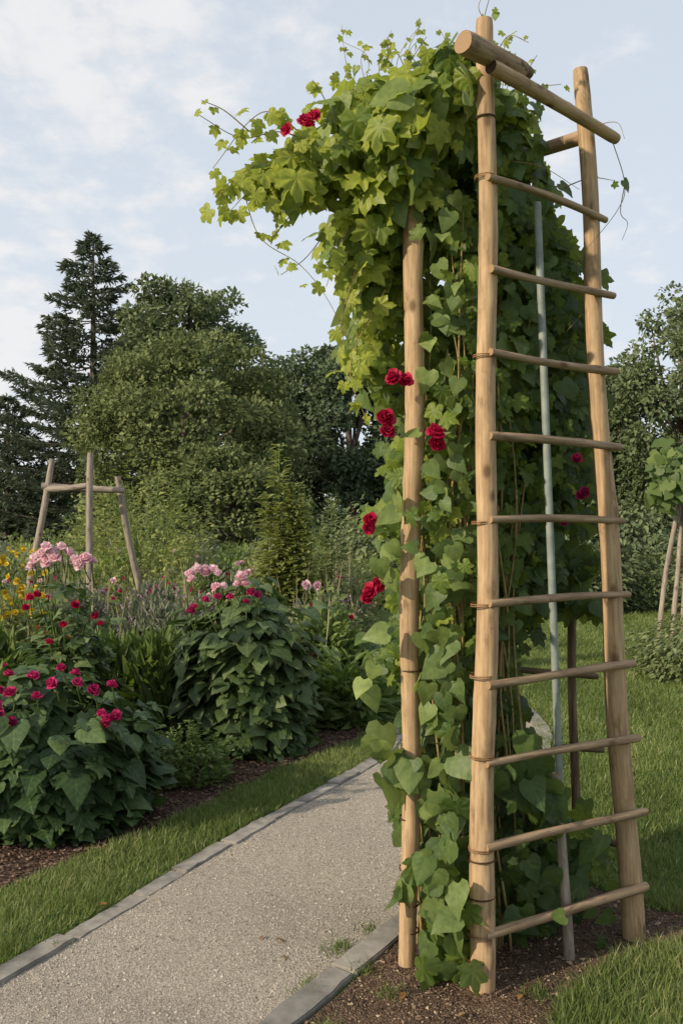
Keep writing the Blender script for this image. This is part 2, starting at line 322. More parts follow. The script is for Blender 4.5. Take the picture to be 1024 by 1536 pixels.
pole('front_post',B0,B1,.041,.027,trel,bow=.012)
pole('side_post',C0,C1,.041,.028,trel,bow=.012)
pole('inner_post',A0,A1,.030,.034,trel,bow=.006)
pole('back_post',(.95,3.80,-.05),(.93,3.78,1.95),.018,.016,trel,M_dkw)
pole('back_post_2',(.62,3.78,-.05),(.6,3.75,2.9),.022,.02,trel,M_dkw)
def at(P,Q,z): t=(z-P[2])/(Q[2]-P[2]); return P+(Q-P)*t
wb=Batch(); tb=Batch()
rz=[2.593,2.314,2.046,1.774,1.511,1.247,.990,.733,.465,.193]
rr=[.013,.0145,.0145,.0145,.0145,.014,.014,.014,.0155,.0155]
for i,(z,r) in enumerate(zip(rz,rr)):
    dz=random.uniform(-.006,.006)
    pb=at(B0,B1,z); pc=at(C0,C1,z+dz)
    d=nrm(pc-pb); nn=np.array((d[1],-d[0],0.)); off=.041
    s=pb+nn*(off-.004)-d*(.01 if i not in(0,) else .03); e=pc+nn*(off-.004)+d*random.uniform(.035,.06)
    pole('rung',s,e,r*random.uniform(.9,1.05),r*random.uniform(.9,1.1),trel,M_rung,bow=random.uniform(.003,.011),seg=12,lump=.1)
    for P,Q in ((B0,B1),(C0,C1)):
        if P is C0 or i in (1,3): continue
        c=at(P,Q,z+random.choice([-.014,.014])); ring(tb,c,Q-P,np.interp(z,[0,3],[.0435,.0305]),.002,turns=2)
for P,Q,zs,R in((A0,A1,(.5,.33,.21,.12,1.0),.0335),(B0,B1,(.3,.1,.42),.0435),(B0,B1,(2.8,),.0315)):
    for z in zs: ring(wb,at(P,Q,z),Q-P,R,.0028)
pole('top_beam',(.46,2.87,2.905),(.985,3.36,2.885),.023,.020,trel,bow=.006,endmat=M_enddk)
pole('top_log',(.365,2.80,2.945),(.575,2.985,2.945),.035,.031,trel,M_rung,lump=.07,seg=26,endmat=M_end)
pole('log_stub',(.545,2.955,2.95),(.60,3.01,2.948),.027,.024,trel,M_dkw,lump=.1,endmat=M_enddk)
pole('side_beam',(.89,3.36,2.90),(.45,3.72,2.87),.026,.026,trel,M_rung,lump=.08,endmat=M_enddk)
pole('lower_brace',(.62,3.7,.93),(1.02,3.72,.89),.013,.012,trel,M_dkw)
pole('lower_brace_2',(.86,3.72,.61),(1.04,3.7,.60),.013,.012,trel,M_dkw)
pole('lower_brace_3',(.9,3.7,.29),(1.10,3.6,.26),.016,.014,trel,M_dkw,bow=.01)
pole('metal_pipe',(.752,3.22,.58),(.683,3.26,2.62),.0135,.0135,trel,M_metal,seg=14,lump=.0,endmat=M_metal)
pole('stake',(.778,3.19,-.05),(.745,3.215,.64),.018,.016,trel,M_old)
wb.build('wire_ties',[M_wire],trel); tb.build('twine_ties',[M_twine],trel)

# ---------------------------------------------------------------- vine
vine=empty('climbing_vine')
lv=Batch()
Lz=[0,.3,.6,.9,1.2,1.46,1.7,1.95,2.2,2.4,2.65]; Lx=[.30,.26,.25,.22,.19,.15,.17,.12,.06,.05,-.01]
Rx=[.86,.92,.74,.62,.72,.80,.86,.88,.88,.88,.8]
def yfront(x): return np.where(x<.446,3.07+(.446-x)*.75,3.07+(x-.446)*.62+.08)+.045
def leaf_light_tone(P):
    return np.clip(.43+.22*(P[:,2]-1.5)/1.5-.7*(P[:,0]-.35)-.35*np.clip(P[:,1]-3.45,0,.5)+U(-.34,.34,len(P)),0,1)  # sunlit left and top and shaded depth baked into leaf tone, plus random spread
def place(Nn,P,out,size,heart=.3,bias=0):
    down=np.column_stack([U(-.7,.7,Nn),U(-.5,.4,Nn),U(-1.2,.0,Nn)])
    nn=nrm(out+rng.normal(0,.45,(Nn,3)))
    R=np.clip(leaf_light_tone(P)+bias,0,1)
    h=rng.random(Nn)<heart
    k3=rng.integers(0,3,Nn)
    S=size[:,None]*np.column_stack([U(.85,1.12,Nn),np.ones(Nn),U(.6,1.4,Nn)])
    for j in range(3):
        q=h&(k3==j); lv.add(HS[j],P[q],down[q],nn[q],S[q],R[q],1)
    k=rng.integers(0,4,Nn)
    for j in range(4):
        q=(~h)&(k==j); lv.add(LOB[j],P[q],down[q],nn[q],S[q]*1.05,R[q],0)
n=6000
z=U(.05,2.7,n); l=np.interp(z,Lz,Lx); r=np.interp(z,Lz,Rx)
wob=.035*np.sin(z*11)+.03*np.sin(z*23+1)
x=l+wob+(r-l)*U(0,1,n); dep=U(0,1,n)**1.5*.5
P=np.column_stack([x,yfront(x)+dep,z]); 
edge=np.clip((x-(l+r)/2)/((r-l)/2),-1,1)
out=np.column_stack([edge*.6-.15,-1+.0*x,.35+0*x])
hole=np.sin(P[:,0]*19+P[:,2]*7)*np.sin(P[:,2]*13-P[:,0]*5)
keep=~((z>.65)&(z<1.15)&(x>.55)&(rng.random(n)<.45)); keep&=~((x<.24)&(rng.random(n)<.4)&(z<2.2)); keep&=~((hole>.45)&(rng.random(n)<.65))
P=P[keep];out=out[keep]; n=len(P)
sz=U(.04,.092,n)*np.where(P[:,2]<.7,1.2,1)
lowm=P[:,2]<1.0
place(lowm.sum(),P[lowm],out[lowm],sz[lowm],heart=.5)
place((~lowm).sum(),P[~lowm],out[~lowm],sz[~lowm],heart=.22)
n=1300; P=np.column_stack([U(.5,1.0,n),U(3.6,4.0,n),U(1.15,2.6,n)]); place(n,P,np.tile([.1,-1,.4],(n,1)),U(.06,.1,n),heart=.3,bias=-.05)
for (cx,cy,cz,sx,sy,szz,cnt,s0,s1) in [(.335,3.03,.32,.035,.03,.17,34,.08,.125),(.335,3.03,.10,.045,.03,.07,16,.09,.12),(.335,3.07,.9,.035,.02,.35,60,.05,.09),(.335,3.09,1.7,.035,.02,.5,100,.045,.08),
     (.20,3.1,.62,.05,.03,.05,6,.10,.13),(.15,3.12,.74,.04,.03,.05,4,.10,.13),(.13,3.14,1.0,.04,.04,.12,6,.06,.09),(.16,3.13,1.43,.045,.04,.07,10,.05,.08),(.40,2.94,.09,.012,.01,.01,1,.10,.11),(.2,3.08,.33,.02,.02,.05,4,.09,.11),(.6,3.2,.6,.05,.04,.05,7,.09,.12),(.66,3.2,.55,.06,.05,.1,12,.08,.12),(.62,3.3,.25,.12,.1,.13,90,.055,.10),(.85,3.5,.2,.08,.1,.12,50,.055,.09)]:
    P=np.column_stack([rng.normal(cx,sx,cnt),rng.normal(cy,sy,cnt),np.abs(rng.normal(cz,szz,cnt))+.04])
    P[:,1]=np.maximum(P[:,1],2.9)
    out=np.tile([-.2,-1,.45],(cnt,1)); place(cnt,P,out,U(s0,s1,cnt),heart=.75,bias=.15)
for (cx,cy,cz,sx,sy,szz,cnt) in [(.30,3.36,2.93,.25,.26,.19,600),(.10,3.25,2.85,.2,.2,.14,270),(-.06,3.2,2.74,.15,.14,.09,115),(-.2,3.15,2.69,.10,.1,.07,45),(.19,3.28,2.62,.18,.2,.17,280),
     (.5,3.5,2.93,.2,.2,.19,320),(.66,3.65,2.72,.16,.18,.2,230),(.36,3.1,3.0,.12,.12,.12,80),(.2,3.05,2.8,.12,.1,.12,80),(.09,3.3,2.4,.09,.12,.14,80),(.09,3.35,2.13,.06,.1,.10,30),(.34,3.45,3.13,.2,.15,.06,80),(.60,3.5,3.04,.12,.12,.08,50)]:
    D=nrm(rng.normal(0,1,(cnt,3))); rad=U(.25,1,cnt)**.5
    lump=1+.35*np.sin(D[:,0]*5+cx*20)*np.cos(D[:,2]*6+cz*9)
    P=np.array([cx,cy,cz])+D*np.array([sx,sy,szz])*(rad*lump)[:,None]
    out=D*.8+np.array([-.15,-.35,.5]); place(cnt,P,out,U(.05,.13,cnt),heart=.18,bias=.06)
st=Batch()
def spray(pts,size,step=.045,r=.0025,bias=.3,leafp=1.0,mi=0,jit=.012):
    c=catmull(pts,8); tube(st,c,r,r*.45,5,mi)
    seg=np.linalg.norm(np.diff(c,axis=0),axis=1).sum(); n=int(seg/step)
    if n<1: return
    idx=np.linspace(2,len(c)-1,n).astype(int); P=c[idx]+rng.normal(0,jit,(n,3)); 
    k=rng.random(n)<leafp; P=P[k]; n=len(P)
    if n==0: return
    place(n,P,np.tile([-.1,-.7,.6],(n,1)),np.linspace(size,size*.5,n)*U(.8,1.2,n),heart=.1,bias=bias)
spray([(-.05,3.2,2.78),(-.2,3.1,2.8),(-.33,3.05,2.76),(-.47,3.0,2.82)],.075,.045)
spray([(-.3,3.05,2.78),(-.38,3.03,2.84),(-.45,3.0,2.86)],.05,.04)
spray([(-.1,3.2,2.74),(-.25,3.1,2.70),(-.38,3.05,2.60),(-.40,3.04,2.50)],.10,.028,jit=.02)
spray([(-.1,3.2,2.70),(-.2,3.1,2.62),(-.3,3.05,2.58),(-.36,3.04,2.52)],.10,.03,jit=.02)
spray([(0,3.2,2.7),(-.12,3.1,2.6),(-.18,3.08,2.5),(-.22,3.05,2.44)],.09,.03,jit=.02)
spray([(.05,3.2,2.6),(-.03,3.12,2.5),(-.12,3.1,2.38),(-.2,3.08,2.32)],.085,.04,jit=.02)
spray([(.05,3.2,2.55),(.0,3.12,2.45),(-.03,3.1,2.35),(-.05,3.08,2.28)],.085,.04,jit=.02)
spray([(-.1,3.2,2.8),(-.22,3.1,2.86),(-.3,3.08,2.83),(-.42,3.05,2.66)],.07,.045)
spray([(.1,3.2,2.5),(.03,3.15,2.3),(.0,3.15,2.15),(.05,3.15,2.0)],.09,.035,jit=.02)
spray([(.15,3.2,2.3),(.05,3.15,2.1),(.03,3.1,1.98),(.08,3.1,1.85)],.085,.035,jit=.02)
spray([(.1,3.3,2.9),(.0,3.3,3.03),(-.02,3.3,3.1)],.06,.03)
spray([(0,3.25,2.85),(-.06,3.25,2.98),(-.1,3.2,3.02)],.06,.03)
spray([(.25,3.3,3.05),(.2,3.3,3.16),(.16,3.3,3.22)],.05,.03)
spray([(.5,3.4,3.05),(.56,3.4,3.2),(.6,3.35,3.25),(.66,3.3,3.2)],.05,.04)
spray([(.45,3.3,3.05),(.48,3.2,3.2),(.5,3.1,3.28)],.045,.04)
spray([(.6,3.5,3.0),(.7,3.45,3.1),(.8,3.4,3.1)],.05,.045)
spray([(.62,3.5,3.05),(.66,3.4,3.12),(.7,3.35,3.18)],.04,.04)
spray([(.2,3.3,3.05),(.26,3.3,3.16),(.3,3.3,3.22)],.05,.03)
spray([(.8,3.4,2.72),(.9,3.38,2.75),(.98,3.35,2.73)],.06,.05)
for i in range(14):
    x0=U(.0,.6); spray([(x0,3.35,3.0),(x0+U(-.05,.05),3.3,3.14),(x0+U(-.08,.08),3.3,3.16+U(.02,.12))],.04,.03,.0016)
for pts,lp in [([(-.33,3.1,2.62),(-.27,3.1,2.45),(-.14,3.1,2.36),(-.05,3.1,2.25),(.03,3.15,2.1)],.15),([(.96,3.33,2.88),(1.0,3.3,2.7),(.97,3.3,2.6),(.85,3.3,2.45),(.84,3.32,2.4)],.1),([(1.0,3.3,2.7),(.985,3.3,2.6),(1.01,3.3,2.56),(.99,3.3,2.5)],.0),
     ([(.6,3.3,2.78),(.7,3.25,2.74),(.84,3.3,2.68)],.0),([(.47,3.0,3.1),(.44,3.0,3.16),(.47,3.0,3.22)],.5),([(.9,3.36,2.93),(.98,3.33,2.93),(1.0,3.3,2.86)],.4),([(.82,3.4,2.2),(.9,3.38,2.3),(.93,3.35,2.42)],.4)]:
    spray(pts,.04,.05,.0018,leafp=lp)
for i in range(34):
    x0=U(.27,.62); y0=float(yfront(np.array(x0)))+U(-.03,.08); ph=U(0,6); a=U(.01,.035)
    zz=np.arange(0,U(1.2,2.7),.06)
    pts=np.column_stack([x0+a*np.sin(zz*U(3,7)+ph)+.02*zz*U(-1,1),y0+a*np.cos(zz*5+ph),zz])
    tube(st,pts,U(.003,.007),.0025,6,0)
lv.build('leaves',[M_vine,M_heart],vine); st.build('stems',[M_stem,M_gstem],vine)
def blooms(batch,items,tm,mi=0,face=(0,-1,.4)):
    for (x,y,z,s) in items:
        n=np.array(face)+rng.normal(0,.3,3); n=nrm(n)
        t=nrm(np.cross(n,[.2,.3,1.]))
        batch.add(tm[random.randrange(len(tm))],[(x,y,z)],[t],[n],np.array([s]),np.array([U(.1,.9)]),mi)
fb=Batch()
blooms(fb,[(-.115,3.0,2.785,.06),(-.085,3.02,2.81,.055),(-.17,3.0,2.76,.05),(-.10,2.98,2.77,.045),
 (.175,3.06,1.975,.065),(.21,3.07,1.965,.06),(.145,3.06,1.84,.07),(.15,3.05,1.795,.06),(.305,3.03,1.79,.07),(.31,3.03,1.76,.06),(.095,3.1,1.51,.055),(.09,3.1,1.485,.05),(.10,3.12,1.27,.065),(.125,3.13,1.295,.055),(.085,3.12,1.25,.045)],ROSE,0,(-.2,-1,.35))
blooms(fb,[(.885,3.42,1.61,.05),(.86,3.42,1.735,.045),(.82,3.45,1.5,.035),(.78,3.5,2.32,.035),(.875,3.43,1.60,.04)],ROSE,1)
fb.build('blooms',[M_red,M_mag],vine)

# ---------------------------------------------------------------- generic shrubs
def bush(name,c,rx,ry,h,cnt,tm,mat,s0,s1,stemn=8,z0=0.0,hang=-.35,parent=None):
    e=empty(name) if parent is None else parent
    b=Batch()
    D=nrm(rng.normal(0,1,(cnt,3))); D[:,2]=np.abs(D[:,2])
    ph=U(0,6,4); lump=1+.13*np.sin(3*np.arctan2(D[:,1],D[:,0])+ph[0])+.10*np.sin(5*np.arctan2(D[:,1],D[:,0])+4*D[:,2]+ph[1])
    rad=1-np.abs(rng.normal(0,.15,cnt)) 
    side=rng.random(cnt)<.5; hz=U(0,.75,cnt); a=U(0,2*np.pi,cnt)
    wid=.86+.14*np.sin(np.pi*np.clip(hz,0,1))
    D2=np.column_stack([np.cos(a)*wid,np.sin(a)*wid,hz])
    D=np.where(side[:,None],D2,D)
    P=np.array([c[0],c[1],z0])+D*np.array([rx,ry,h])*(rad*lump)[:,None]
    P[:,2]=np.maximum(P[:,2],.03+z0)
    out=nrm(D*np.array([1,1,.7]))+np.array([0,0,.45]); out=out+rng.normal(0,.25,(cnt,3))
    down=nrm(D*np.array([.8,.8,.0]))+np.column_stack([U(-.6,.6,cnt),U(-.6,.6,cnt),U(hang-.4,hang+.4,cnt)])
    low=P[:,2]<s1*.8; down[low,2]=np.abs(down[low,2])*.2
    R=np.clip(.5+U(-.42,.42,cnt)+.2*(P[:,2]/max(h,.01)-.5),0,1)
    tms=tm if isinstance(tm,list) else [tm]
    k=rng.integers(0,len(tms),cnt)
    for j,t in enumerate(tms):
        q=k==j; b.add(t,P[q],down[q],out[q],U(s0,s1,q.sum()),R[q],0)
    for i in range(stemn):
        a=U(0,6.28); q=U(.3,.85); tube(b,catmull([(c[0]+.05*math.cos(a),c[1]+.05*math.sin(a),z0-.02),(c[0]+rx*.4*q*math.cos(a),c[1]+ry*.4*q*math.sin(a),z0+h*.5),(c[0]+rx*q*math.cos(a),c[1]+ry*q*math.sin(a),z0+h*.85)],4),.008,.004,5,1)
    b.build('foliage',[mat,M_gstem],e)
    return e
def stalk_blooms(parent,name,items,tm,mat,face=(0,-.6,1),L=.13):
    b=Batch(); 
    for (x,y,z,s) in items:
        tube(b,catmull([(x+U(-.02,.02),y+.06,z-L),(x+U(-.01,.01),y+.03,z-L*.5),(x,y,z)],3),.004,.003,5,1)
    blooms(b,items,tm,0,face); b.build(name,[mat,M_gstem],parent)

e=bush('dark_leaved_rose_bush',(-1.52,4.72),.50,.42,.74,1500,HS+[LOB[0]],M_dark,.085,.15,stemn=10)
bb=[(-1.62,4.42,.70),(-1.55,4.38,.70),(-1.42,4.36,.68),(-1.36,4.42,.74),(-1.25,4.42,.74),(-1.10,4.48,.72),(-1.12,4.38,.60),(-1.09,4.37,.575),(-1.06,4.40,.59),(-1.10,4.38,.555),(-1.58,4.30,.61),(-1.52,4.30,.58),(-1.66,4.34,.63),(-1.60,4.33,.655),(-1.18,4.44,.70),(-1.36,4.55,.79),(-1.28,4.5,.77),(-1.72,4.4,.70),(-1.6,4.5,.77),(-1.47,4.46,.76)]
stalk_blooms(e,'blooms',[(x,y,z,U(.055,.072)) for x,y,z in bb],ROSE,M_mag,L=.1)
e=bush('peony_bush',(-.64,6.3),.41,.38,1.09,2500,HS,M_bush,.085,.145,stemn=10)
stalk_blooms(e,'pale_blooms',[(-.97,6.0,1.17,.075),(-.92,5.95,1.20,.08),(-.87,5.97,1.19,.085),(-.82,5.97,1.20,.07),(-.79,5.95,1.18,.06),(-.64,5.9,1.15,.09),(-.61,5.9,1.11,.07),(-.66,5.9,1.11,.06),(-.79,5.9,1.09,.07),(-.75,5.9,1.10,.06),(-.95,5.92,1.14,.06)],PEONY,M_pink,(0,-.5,1))
stalk_blooms(e,'deep_blooms',[(-.96,5.95,.93,.07),(-.94,5.95,.96,.06),(-.86,5.9,1.01,.06),(-.78,5.9,1.03,.06),(-.70,5.9,1.03,.06),(-.57,5.9,1.06,.065),(-.53,5.92,1.04,.06),(-.6,5.9,1.0,.05)],ROSE,M_mag)
e=bush('peony_bush',(-1.68,5.7),.24,.24,1.2,900,HS+[LOB[1]],M_bush,.055,.10,stemn=12,hang=-.1)
stalk_blooms(e,'pale_blooms',[(-1.77,5.4,1.28,.08),(-1.73,5.4,1.31,.085),(-1.69,5.36,1.35,.085),(-1.66,5.38,1.32,.08),(-1.62,5.4,1.35,.08),(-1.64,5.36,1.29,.08),(-1.58,5.4,1.32,.075),(-1.53,5.4,1.28,.085),(-1.48,5.4,1.29,.085),(-1.51,5.38,1.26,.075),(-1.45,5.42,1.27,.07),(-1.70,5.38,1.27,.075),(-1.79,5.4,1.25,.065)],PEONY,M_pink,(0,-.5,1))
stalk_blooms(e,'deep_blooms',[(-1.83,5.5,1.06,.06),(-1.78,5.48,1.08,.055),(-1.55,5.45,1.02,.06),(-1.45,5.5,.95,.055),(-1.62,5.45,.90,.06),(-1.42,5.52,.90,.055),(-1.85,5.48,1.0,.055),(-1.7,5.45,.8,.055)],ROSE,M_red)
bush('low_green_shrub',(-.93,5.42),.27,.22,.33,1700,SIMPLE,M_low,.03,.055,stemn=10,hang=.2)
for (x,y,rx,h,c,s) in [(.03,7.1,.26,.42,420,.16),(-.26,7.0,.22,.36,300,.15),(.30,7.7,.22,.5,350,.16)]:
    bush('leafy_border_plant',(x,y),rx,rx,h,c,NARROW,M_low,s*.9,s*1.6,stemn=4,hang=.7)
bush('yellow_flower_shrub',(-2.62,7.2),.42,.3,1.2,900,[SIMPLE,HEART],M_airy,.05,.09)
b=Batch(); n=100; P=np.column_stack([rng.normal(-2.62,.22,n),rng.normal(6.95,.12,n),U(.8,1.32,n)])
b.add(SMALLF[0],P,nrm(rng.normal(0,1,(n,3))),nrm(rng.normal(0,.4,(n,3))+[0,-1,.4]),U(.04,.075,n),U(0,1,n)); b.build('yellow_flowers',[M_yel])

# ---------------------------------------------------------------- mid-ground planting
mead=empty('flower_border')
def mass(name,mat,clumps,tm,cnt,s0,s1,upright=.8,spread=.5):
    b=Batch()
    for (x,y,r,h) in clumps:
        n=int(cnt*r/.3); a=U(0,6.28,n); q=np.sqrt(U(0,1,n))
        hz=U(0.05,1,n)**.8; w=r*(1-.5*hz**2)
        P=np.column_stack([x+np.cos(a)*q*w,y+np.sin(a)*q*w,hz*h*(1-.25*q*q)*U(.85,1.1,n)])
        Y=np.column_stack([np.cos(a)*spread+U(-.5,.5,n),np.sin(a)*spread+U(-.5,.5,n),U(.1,1,n)*upright])
        Z=np.column_stack([np.cos(a),np.sin(a),0*a+.9])+rng.normal(0,.4,(n,3))
        tone=U(-.25,.25)
        b.add(tm,P,Y,Z,U(s0,s1,n)*(1+.05*y),np.clip(.5+tone+U(-.3,.3,n)+.25*(hz-.5),0,1))
    return b.build(name,[mat],mead)
def edge_left(y): return np.interp(y,[3.8,4.56,5.5,6.5,7.5,8.5,10,20],[-1.4,-.95,-.48,.1,.25,.2,-.1,1.2])
cl=[[],[],[],[]]
for i in range(340):
    y=U(6.8,21); x=U(-.42*y-.6,float(edge_left(y))-.2)
    if y<7.3 and x>-1.1: continue
    h=U(.45,.95) if y<10 else U(.7,1.3)
    cl[i%4].append((x,y,U(.22,.5)*(1+.03*y),h))
mass('meadow_green',M_med,cl[0],SIMPLE,360,.03,.065)
mass('meadow_grey',M_grey,cl[1],NARROW,420,.04,.08,1.2,.3)
mass('meadow_airy',M_airy,cl[2],SIMPLE,300,.028,.052,1.0,.4)
mass('meadow_dark',M_low,cl[3],SIMPLE,400,.035,.07)
mass('strappy_clumps',M_low,[(-1.25,6.5,.35,.62),(-1.0,6.8,.3,.6),(-1.6,6.5,.3,.6),(-.15,7.7,.3,.6),(-2.1,5.4,.35,.5),(-2.3,6.0,.4,.7)],QN,1300,.08,.19,1.8,.3)
lav=[(-1.45,7.2,.3,.9),(-1.1,7.3,.3,.82),(-.1,8.2,.25,.75),(-2.1,7.6,.3,.9),(-.5,8.8,.3,.8)]
mass('lavender_stems',M_grey,lav+[(-1.2,6.9,.25,.8),(-.35,7.9,.3,.75),(-1.7,8.3,.4,.9)],NEEDLE,1400,.05,.12,2.4,.2)
b=Batch()
for (x,y,r,h) in lav:
    n=150; P=np.column_stack([rng.normal(x,r*.6,n),rng.normal(y,r*.5,n),h*U(.6,1.1,n)])
    for k in range(3):
        P2=P+rng.normal(0,.008,(n,3))+[0,0,k*.014]
        b.add(QUAD,P2,rng.normal(0,.4,(n,3))+[0,0,1],rng.normal(0,1,(n,3)),U(.014,.03,n),U(0,1,n))
b.build('lavender_flowers',[M_mauve],mead)
for nm,mat,items in (('pink_flowers',M_pink,[(-.28,7.6,1.0,.09),(-.2,7.6,.99,.08),(-1.9,7.8,1.02,.06),(-.9,9.,1.02,.08),(-3.0,10,1.1,.08)]+[(U(-4,0),U(8,14),U(.85,1.1),.055) for _ in range(26)]),
                     ('red_flowers',M_mag,[(-.2,6.9,.52,.05),(-.3,7.0,.55,.05),(-1.95,5.8,.72,.05),(-2.05,5.7,.62,.055),(-2.1,5.5,.66,.05),(-1.85,6.1,.7,.05)]+[(U(-3.8,.2),U(7,11),U(.7,.98),.045) for _ in range(60)]),
                     ('crimson_flowers',M_red,[(U(-2.6,-1.9),U(5.5,7),U(.5,.75),.045) for _ in range(14)]+[(U(-1.,.2),U(7,9),U(.5,.8),.045) for _ in range(22)])):
    b=Batch(); blooms(b,items,ROSE); b.build(nm,[mat],mead)
b=Batch()
n=700; y=U(7,16,n); x=U(-.42,.02,n)*y; h=U(.7,1.2,n); P=np.column_stack([x,y,h*.5])
b.add(NEEDLE,P,rng.normal(0,.14,(n,3))+[0,0,1],rng.normal(0,1,(n,3)),np.column_stack([U(.05,.1,n),h*.55,h*0+.1]),U(.0,1,n)); b.build('wispy_grasses',[M_straw],mead)

bush('airy_shrub',(-2.35,11.2),.75,.6,2.35,4400,SIMPLE,M_airy,.045,.09,stemn=20,hang=.4)
bush('airy_shrub',(-3.1,12.5),.9,.6,1.9,3600,SIMPLE,M_airy,.045,.09,stemn=20,hang=.4)
def spire(name,x,y,h,w,cnt,mat,k0=5):
    e=empty(name); b=Batch(); 
    for k in range(k0):
        hx=h*U(.55,.85) if k else h; ox=U(-w,w) if k else 0
        tube(b,[(x+ox*.5,y,0),(x+ox*.8,y,hx*.5),(x+ox,y,hx)],.014,.005,5,1)
        n=cnt; t=U(.1,1,n); a=U(0,6.28,n); rr_=.26*(1-t)**.7+.03
        P=np.column_stack([x+ox*(.5+.5*t)+np.cos(a)*rr_*.4,y+np.sin(a)*rr_*.4,t*hx])
        b.add(SIMPLE,P,np.column_stack([np.cos(a),np.sin(a),U(-.2,.8,n)]),np.column_stack([np.cos(a)*.4,np.sin(a)*.4,1+0*a]),.08+.15*(1-t),U(.4,1,n),0)
    b.build('foliage',[mat,M_gstem],e)
spire('tall_hollyhock',-.56,8.4,2.2,.28,340,M_airy,6)
spire('tall_hollyhock',-.1,9.6,1.75,.4,220,M_med)
bush('round_bush',(-.55,18),.95,.8,2.0,4500,SIMPLE,M_tree3,.09,.15)
bush('round_bush',(.5,17),.8,.8,1.7,3600,SIMPLE,M_med,.09,.15)
bush('round_bush',(-3.6,17),1.3,.9,1.9,4500,SIMPLE,M_tree1,.09,.15)
bush('clipped_bush',(3.5,9.1),.62,.6,.62,5000,SIMPLE,M_med,.04,.07,stemn=4)
bush('clipped_bush',(4.9,10.5),.7,.7,.8,4000,SIMPLE,M_tree3,.06,.09,stemn=4)
for (x,y,r,h) in [(4.0,16,1.1,1.4),(5.5,17,1.5,1.9),(6.8,15.5,1.3,1.7),(2.2,19,1.1,1.3),(3.2,18,.8,1.0),(8.5,17,1.6,2.2)]:
    bush('hedge_bush',(x,y),r,r*.8,h,3600,SIMPLE,M_tree3,.09,.16,stemn=4)

def tripod(name,legs,bar=None,mat=M_old,r=.03):
    e=empty(name)
    for i,(a,b_) in enumerate(legs): pole('leg_%d'%(i+1),a,b_,r,r*.75,e,mat,bow=.02,lump=.08,seg=10,rings=20)
    if bar: 
        for i,(a,b_) in enumerate(bar): pole('crossbar_%d'%(i+1),a,b_,r*.9,r*.7,e,mat,bow=.02,lump=.1,seg=10,rings=16)
    return e
tripod('rustic_pole_trellis',[((-3.15,9.0,0),(-2.78,9.0,2.12)),((-2.38,8.75,0),(-2.395,8.9,2.17)),((-1.85,9.3,0),(-2.2,9.15,1.96))],[((-2.88,8.98,1.86),(-2.1,9.05,1.82)),((-2.86,9.0,1.83),(-2.42,8.9,1.86))],r=.04)
e=tripod('bamboo_tripod',[((3.28,9.8,0),(3.66,10,2.05)),((3.42,9.7,0),(3.74,10.1,2.15)),((3.50,9.6,0),(3.70,10.05,2.1)),((4.3,10.1,0),(3.7,10,2.1))],None,M_old,.03)
b=Batch(); n=150; P=np.column_stack([rng.normal(3.66,.2,n),rng.normal(9.9,.16,n),rng.normal(2.05,.15,n)])
m=40; P=np.vstack([P,np.column_stack([U(3.2,3.6,m),U(9.7,9.9,m),1.76+rng.normal(0,.05,m)+.3*U(0,1,m)])]); n=len(P)
b.add(HEART,P,np.column_stack([U(-1,1,n),U(-1,.4,n),U(-1,-.1,n)]),rng.normal(0,.4,(n,3))+[-.2,-.7,.7],U(.10,.19,n),U(.2,1,n)); 
tube(b,catmull([(3.72,10,1.9),(3.5,9.8,2.0),(3.22,9.7,1.85)],5),.008,.004,5); b.build('climber_leaves',[M_low],e)

# ---------------------------------------------------------------- trees
def tree(name,x,y,H,cz,R,ncl,per,leaf,mat,tr=.25,tm=QUAD,rc=(.14,.26),inner=.45,limbs=22,shape=None):
    e=empty(name); b=Batch(); w=Batch(); per=int(per*.85); leaf=leaf*1.06
    D=nrm(rng.normal(0,1,(ncl,3))); rad=U(inner,1,ncl)**.6
    if shape: rad=rad*shape(D)
    C=np.array([x,y,cz])+D*np.array(R)*rad[:,None]
    C=C[C[:,2]>.5]
    for i,c in enumerate(C):
        q=U(*rc)*min(R[0],R[2]); n=int(per*(q/(.2*min(R[0],R[2])))**2*U(.7,1.2)); n=max(n,12)
        d=nrm(rng.normal(0,1,(n,3))); rr_=U(.35,1,n)**.5*(1+.25*np.sin(d[:,0]*7+i)*np.cos(d[:,1]*5))
        P=c+d*np.array([q*1.15,q*1.1,q*.75])*rr_[:,None]
        tone=U(-.22,.22)
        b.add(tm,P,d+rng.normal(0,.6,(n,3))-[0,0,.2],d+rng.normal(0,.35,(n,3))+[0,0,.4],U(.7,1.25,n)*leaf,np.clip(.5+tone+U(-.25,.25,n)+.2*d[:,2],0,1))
    tube(w,catmull([(x,y,-.2),(x+U(-.1,.1)*tr*3,y,cz*.5),(x+U(-.2,.2),y,cz+R[2]*.6)],5),tr,tr*.3,9)
    for k in range(limbs):
        c=C[rng.integers(len(C))]; z0=U(cz*.45,cz); p0=np.array([x,y,z0]); tube(w,catmull([p0,(p0+c)/2+[0,0,.1*R[2]],c],4),tr*.35,tr*.06,6)
    b.build('crown',[mat],e); w.build('trunk_and_limbs',[M_bark],e); return e
